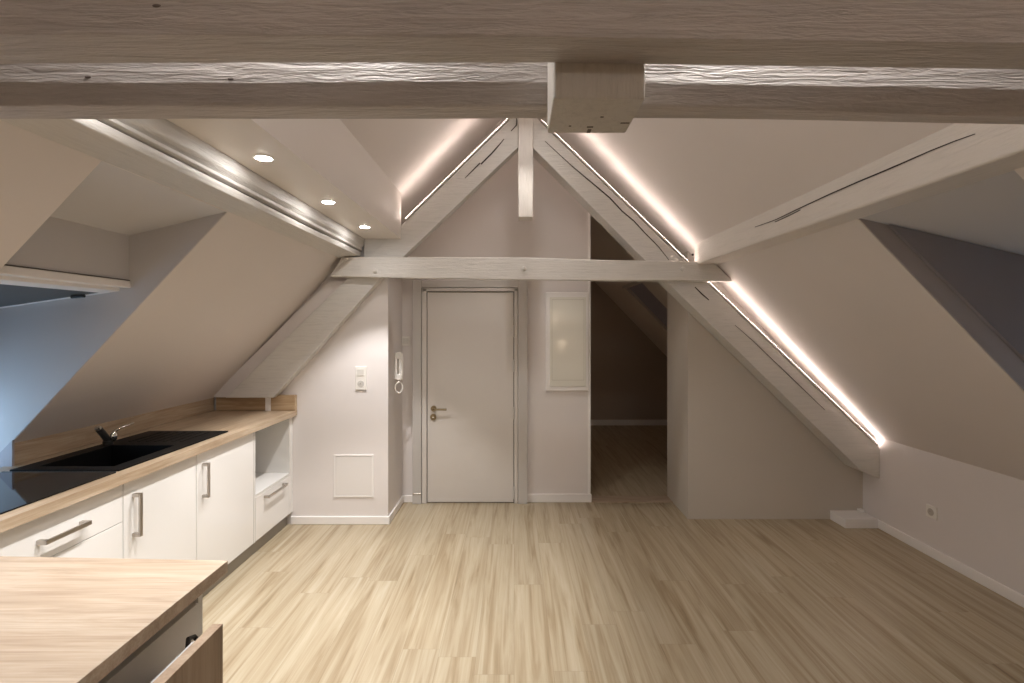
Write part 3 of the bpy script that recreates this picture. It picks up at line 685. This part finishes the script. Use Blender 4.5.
# 4: 1.63..2.234 drawers below hob
r = cabinet(1.634, 2.234, 'white base cabinet with drawers under the hob')
carcass(r, 1.634, 2.234)
d1_ = box('drawer', FX-.019, FX+.001, 1.6355, 2.2325, .681, .858, M['gloss'], r, .0015)
h0, h1 = on_front(47, 541.5), on_front(89, 523.5)
zz = (h0[2]+h1[2])/2
add_handle(d1_, ((FX+.001, h0[1], zz), (FX+.001, h1[1], zz)))
d2_ = box('drawer', FX-.019, FX+.001, 1.6355, 2.2325, .392, .678, M['gloss'], r, .0015)
add_handle(d2_, ((FX+.001, 1.80, .55), (FX+.001, 2.06, .55)))
d3_ = box('drawer', FX-.019, FX+.001, 1.6355, 2.2325, .102, .389, M['gloss'], r, .0015)
add_handle(d3_, ((FX+.001, 1.80, .31), (FX+.001, 2.06, .31)))
tag(box('plinth_board', FX-.052, FX-.036, 1.40, 3.934, 0, .099, M['plinth']), 'dark grey kick board under the white cabinets', 'plinth')
# worktop with cut-out kept simple: four slabs round the sink bowl in one mesh
WX = -1.712
bm = bmesh.new()
SK = (-2.265, -1.775, 2.245, 3.105)      # sink outline x0,x1,y0,y1
BW = (-2.19, -1.84, 2.30, 2.72)          # bowl
zt, zb = .90, .8595
for a in ((-2.375, BW[0], 0.62, 3.948), (BW[1], WX, 0.62, 3.948), (BW[0], BW[1], 0.62, BW[2]), (BW[0], BW[1], BW[3], 3.948)):
    bbox(bm, a[0], a[1], a[2], a[3], zb, zt)
# remove the interior walls shared by slabs
bmesh.ops.remove_doubles(bm, verts=bm.verts, dist=1e-6)
wt = fin(bm, 'worktop', M['oakY'], None)
tag(wt, 'long light oak worktop holding the black sink and hob', 'worktop')
bs = empty('backsplash', (-2.36, 3.0, .9), 'low oak upstand around the back of the worktop', 'backsplash')
box('back_board', -2.378, -2.357, DL+.002, 3.93, .901, 1.018, M['oakY'], bs, .002)
x_a, x_b, x_c, x_d = [(q-514)/500*3.925 for q in (216, 266, 272, 296)]
box('end_board', x_a, x_b+.012, 3.925, 3.945, .901, 1.018, M['oakE'], bs, .002)
box('end_board', x_c, WX, 3.905, 3.945, .901, 1.022, M['oakE'], bs, .002)
tag(box('white_infill', x_b+.004, x_c-.001, 3.903, 3.949, .901, 1.02, M['white'], None, .002), 'small white upright block in the gap of the oak upstand', 'block')
# sink
sk = empty('kitchen_sink', ((SK[0]+SK[1])/2, (SK[2]+SK[3])/2, .9), 'black composite sink with drainer set in the oak worktop', 'sink')
bm = bmesh.new(); z0s, z1s = .9005, .908
for a in ((SK[0], BW[0], SK[2], SK[3]), (BW[1], SK[1], SK[2], SK[3]), (BW[0], BW[1], SK[2], BW[2]), (BW[0], BW[1], BW[3], SK[3])): bbox(bm, *a, z0s, z1s)
fin(bm, 'rim', M['black'], sk)
bm = bmesh.new(); t_ = .004
bbox(bm, BW[0], BW[1], BW[2], BW[3], .732, .738)
for a in ((BW[0]+.001, BW[0]+t_, BW[2]+.001, BW[3]-.001), (BW[1]-t_, BW[1]-.001, BW[2]+.001, BW[3]-.001), (BW[0]+t_, BW[1]-t_, BW[2]+.001, BW[2]+t_), (BW[0]+t_, BW[1]-t_, BW[3]-t_, BW[3]-.001)): bbox(bm, *a, .738, .9078)
fin(bm, 'bowl', M['black'], sk)
for i in range(7):
    x = BW[0]+.03+i*.048; box('drainer_rib', x, x+.010, 2.80, 3.06, .908, .9105, M['black'], sk, .001)
bm = bmesh.new(); cyl(bm, (-2.02, 2.50, .7395), .045, .003, 'Z', 24); fin(bm, 'drain', M['chrome'], sk)
bm = bmesh.new(); bmesh.ops.create_circle(bm, cap_ends=True, segments=16, radius=.006, matrix=Matrix.Translation((-1.8401-.004, 2.50, .86)) @ Matrix.Rotation(PI/2, 4, 'Y')); 
cyl(bm, (-1.846, 2.47, .845), .010, .004, 'X', 14); fin(bm, 'overflow', M['chrome'], sk)
# tap
tx, ty = -2.225, 2.74
tp = empty('mixer_tap', (tx, ty, .908), 'low black mixer tap with chrome lever folded behind the sink', 'tap')
bm = bmesh.new(); cyl(bm, (tx, ty, .918), .024, .02, 'Z', 20)
tube(bm, [(tx, ty, .92), (tx-.004, ty-.008, .945), (tx-.010, ty-.025, .975), (tx-.016, ty-.042, 1.0)], .017, 16)
fin(bm, 'body', M['blackm'], tp, smooth=False)
bm = bmesh.new(); tube(bm, [(tx-.015, ty-.0405, .997), (tx-.0185, ty-.05, 1.010)], .0155, 16); fin(bm, 'spout_tip', M['chrome'], tp)
bm = bmesh.new(); bmesh.ops.create_uvsphere(bm, u_segments=16, v_segments=10, radius=.019, matrix=Matrix.Translation((tx+.024, ty+.01, .950)) @ Matrix.Diagonal((.8,1,1.5,1)))
tube(bm, [(tx+.02, ty+.01, .972), (tx+.035, ty+.05, .992), (tx+.05, ty+.12, 1.002)], .0055, 10)
fin(bm, 'lever', M['chrome'], tp, smooth=True)
# hob
hb = empty('hob', (-2.0, 1.92, .9), 'shiny black glass hob at the near end of the worktop', 'hob')
box('glass_plate', -2.270, -1.767, 1.63, 2.215, .9005, .9065, M['hob'], hb, .0015)
box('bevel_edge', -2.270, -1.767, 2.2155, 2.221, .9005, .9075, plain('hob_edge', (.10,.11,.12), .25, .6), hb)
box('clip', -1.80, -1.785, 2.222, 2.240, .9, .905, M['plastic'], hb) if False else None
# ------------------------------------------------------------------ peninsula in front
pn = empty('peninsula_worktop', (-1.3, 1.0, .9), 'light oak worktop slab in the near left foreground', 'worktop')
pn.location = (0, 0, 0)
bm = bmesh.new()
pts = [(-.790, .62), (-.790, 1.381), (-1.711, 1.418), (-1.711, .62)]
a = [bm.verts.new((x, y, .901)) for x, y in pts]; b = [bm.verts.new((x, y, .868)) for x, y in pts]
bm.faces.new(a); bm.faces.new(b)
for i in range(4): bm.faces.new([a[i], a[(i+1) % 4], b[(i+1) % 4], b[i]])
bpy.data.objects.remove(pn)
pn = fin(bm, 'peninsula_worktop', M['oakX'], None, .0012)
tag(pn, 'pale oak worktop slab in the near left foreground above the open drawer', 'worktop')
pc = empty('peninsula_cabinet', (-1.25, 1.0, 0), 'cabinet under the foreground worktop with its drawer pulled open', 'cabinet')
PX = -.853
bm = bmesh.new()
bbox(bm, -1.70, PX, 1.352, 1.370, .10, .867); bbox(bm, -1.70, PX, .64, .658, .10, .867); bbox(bm, -1.70, -1.68, .658, 1.352, .10, .867)
bbox(bm, -1.68, PX, .658, 1.352, .10, .118); bbox(bm, -1.68, PX, .658, 1.352, .849, .867)
bbox(bm, PX-.02, PX, .658, 1.352, .45, .80)
fin(bm, 'carcass', M['carc'], pc, .001)
box('plinth', -1.65, PX-.04, .66, 1.33, 0, .099, M['plinth'], pc)
dw = box('drawer', -.757, -.731, .66, 1.256, .50, .800, M['oakD'], pc, .001)
bm = bmesh.new(); bbox(bm, PX-.3, -.759, .70, .712, .52, .70); bbox(bm, PX-.3, -.759, 1.215, 1.227, .52, .70); bbox(bm, PX-.3, -.759, .712, 1.215, .52, .53)
bbox(bm, -.772, -.7575, .67, 1.20, .52, .790)
fin(bm, 'drawer_box', plain('metal_drawer_side', (.55,.56,.58), .35, .6), dw)
bm = bmesh.new(); tube(bm, [(-.775, 1.235, .765), (-.788, 1.232, .782), (-.788, 1.21, .790), (-.776, 1.19, .784)], .0055, 10)
fin(bm, 'drawer_clip', M['blackm'], dw)
box('drawer', PX+.0005, PX+.019, .66, 1.345, .105, .49, M['oakD'], pc, .001)

# ------------------------------------------------------------------ world, camera, colour
w_ = bpy.data.worlds.new('evening_sky'); S.world = w_; w_.use_nodes = True
nt = w_.node_tree; bg = nt.nodes['Background']
bg.inputs[0].default_value = (.38,.60,.85,1); bg.inputs[1].default_value = 3.4
cam = bpy.data.cameras.new('camera'); cam.sensor_width = 36; cam.lens = 36*500/1024
cam.shift_x = -2/1024; cam.shift_y = -12.5/1024; cam.clip_start = .05
c = bpy.data.objects.new('camera', cam); COL.objects.link(c); c.location = (0, 0, H); c.rotation_euler = (PI/2, 0, 0); S.camera = c
S.view_settings.view_transform = 'Standard'; S.view_settings.look = 'None'; S.view_settings.gamma = 1; S.view_settings.use_curve_mapping = False
S.view_settings.exposure = 0.58
S.cycles.use_denoising = True; S.cycles.max_bounces = 10; S.cycles.diffuse_bounces = 6
S.cycles.sample_clamp_indirect = 6.0
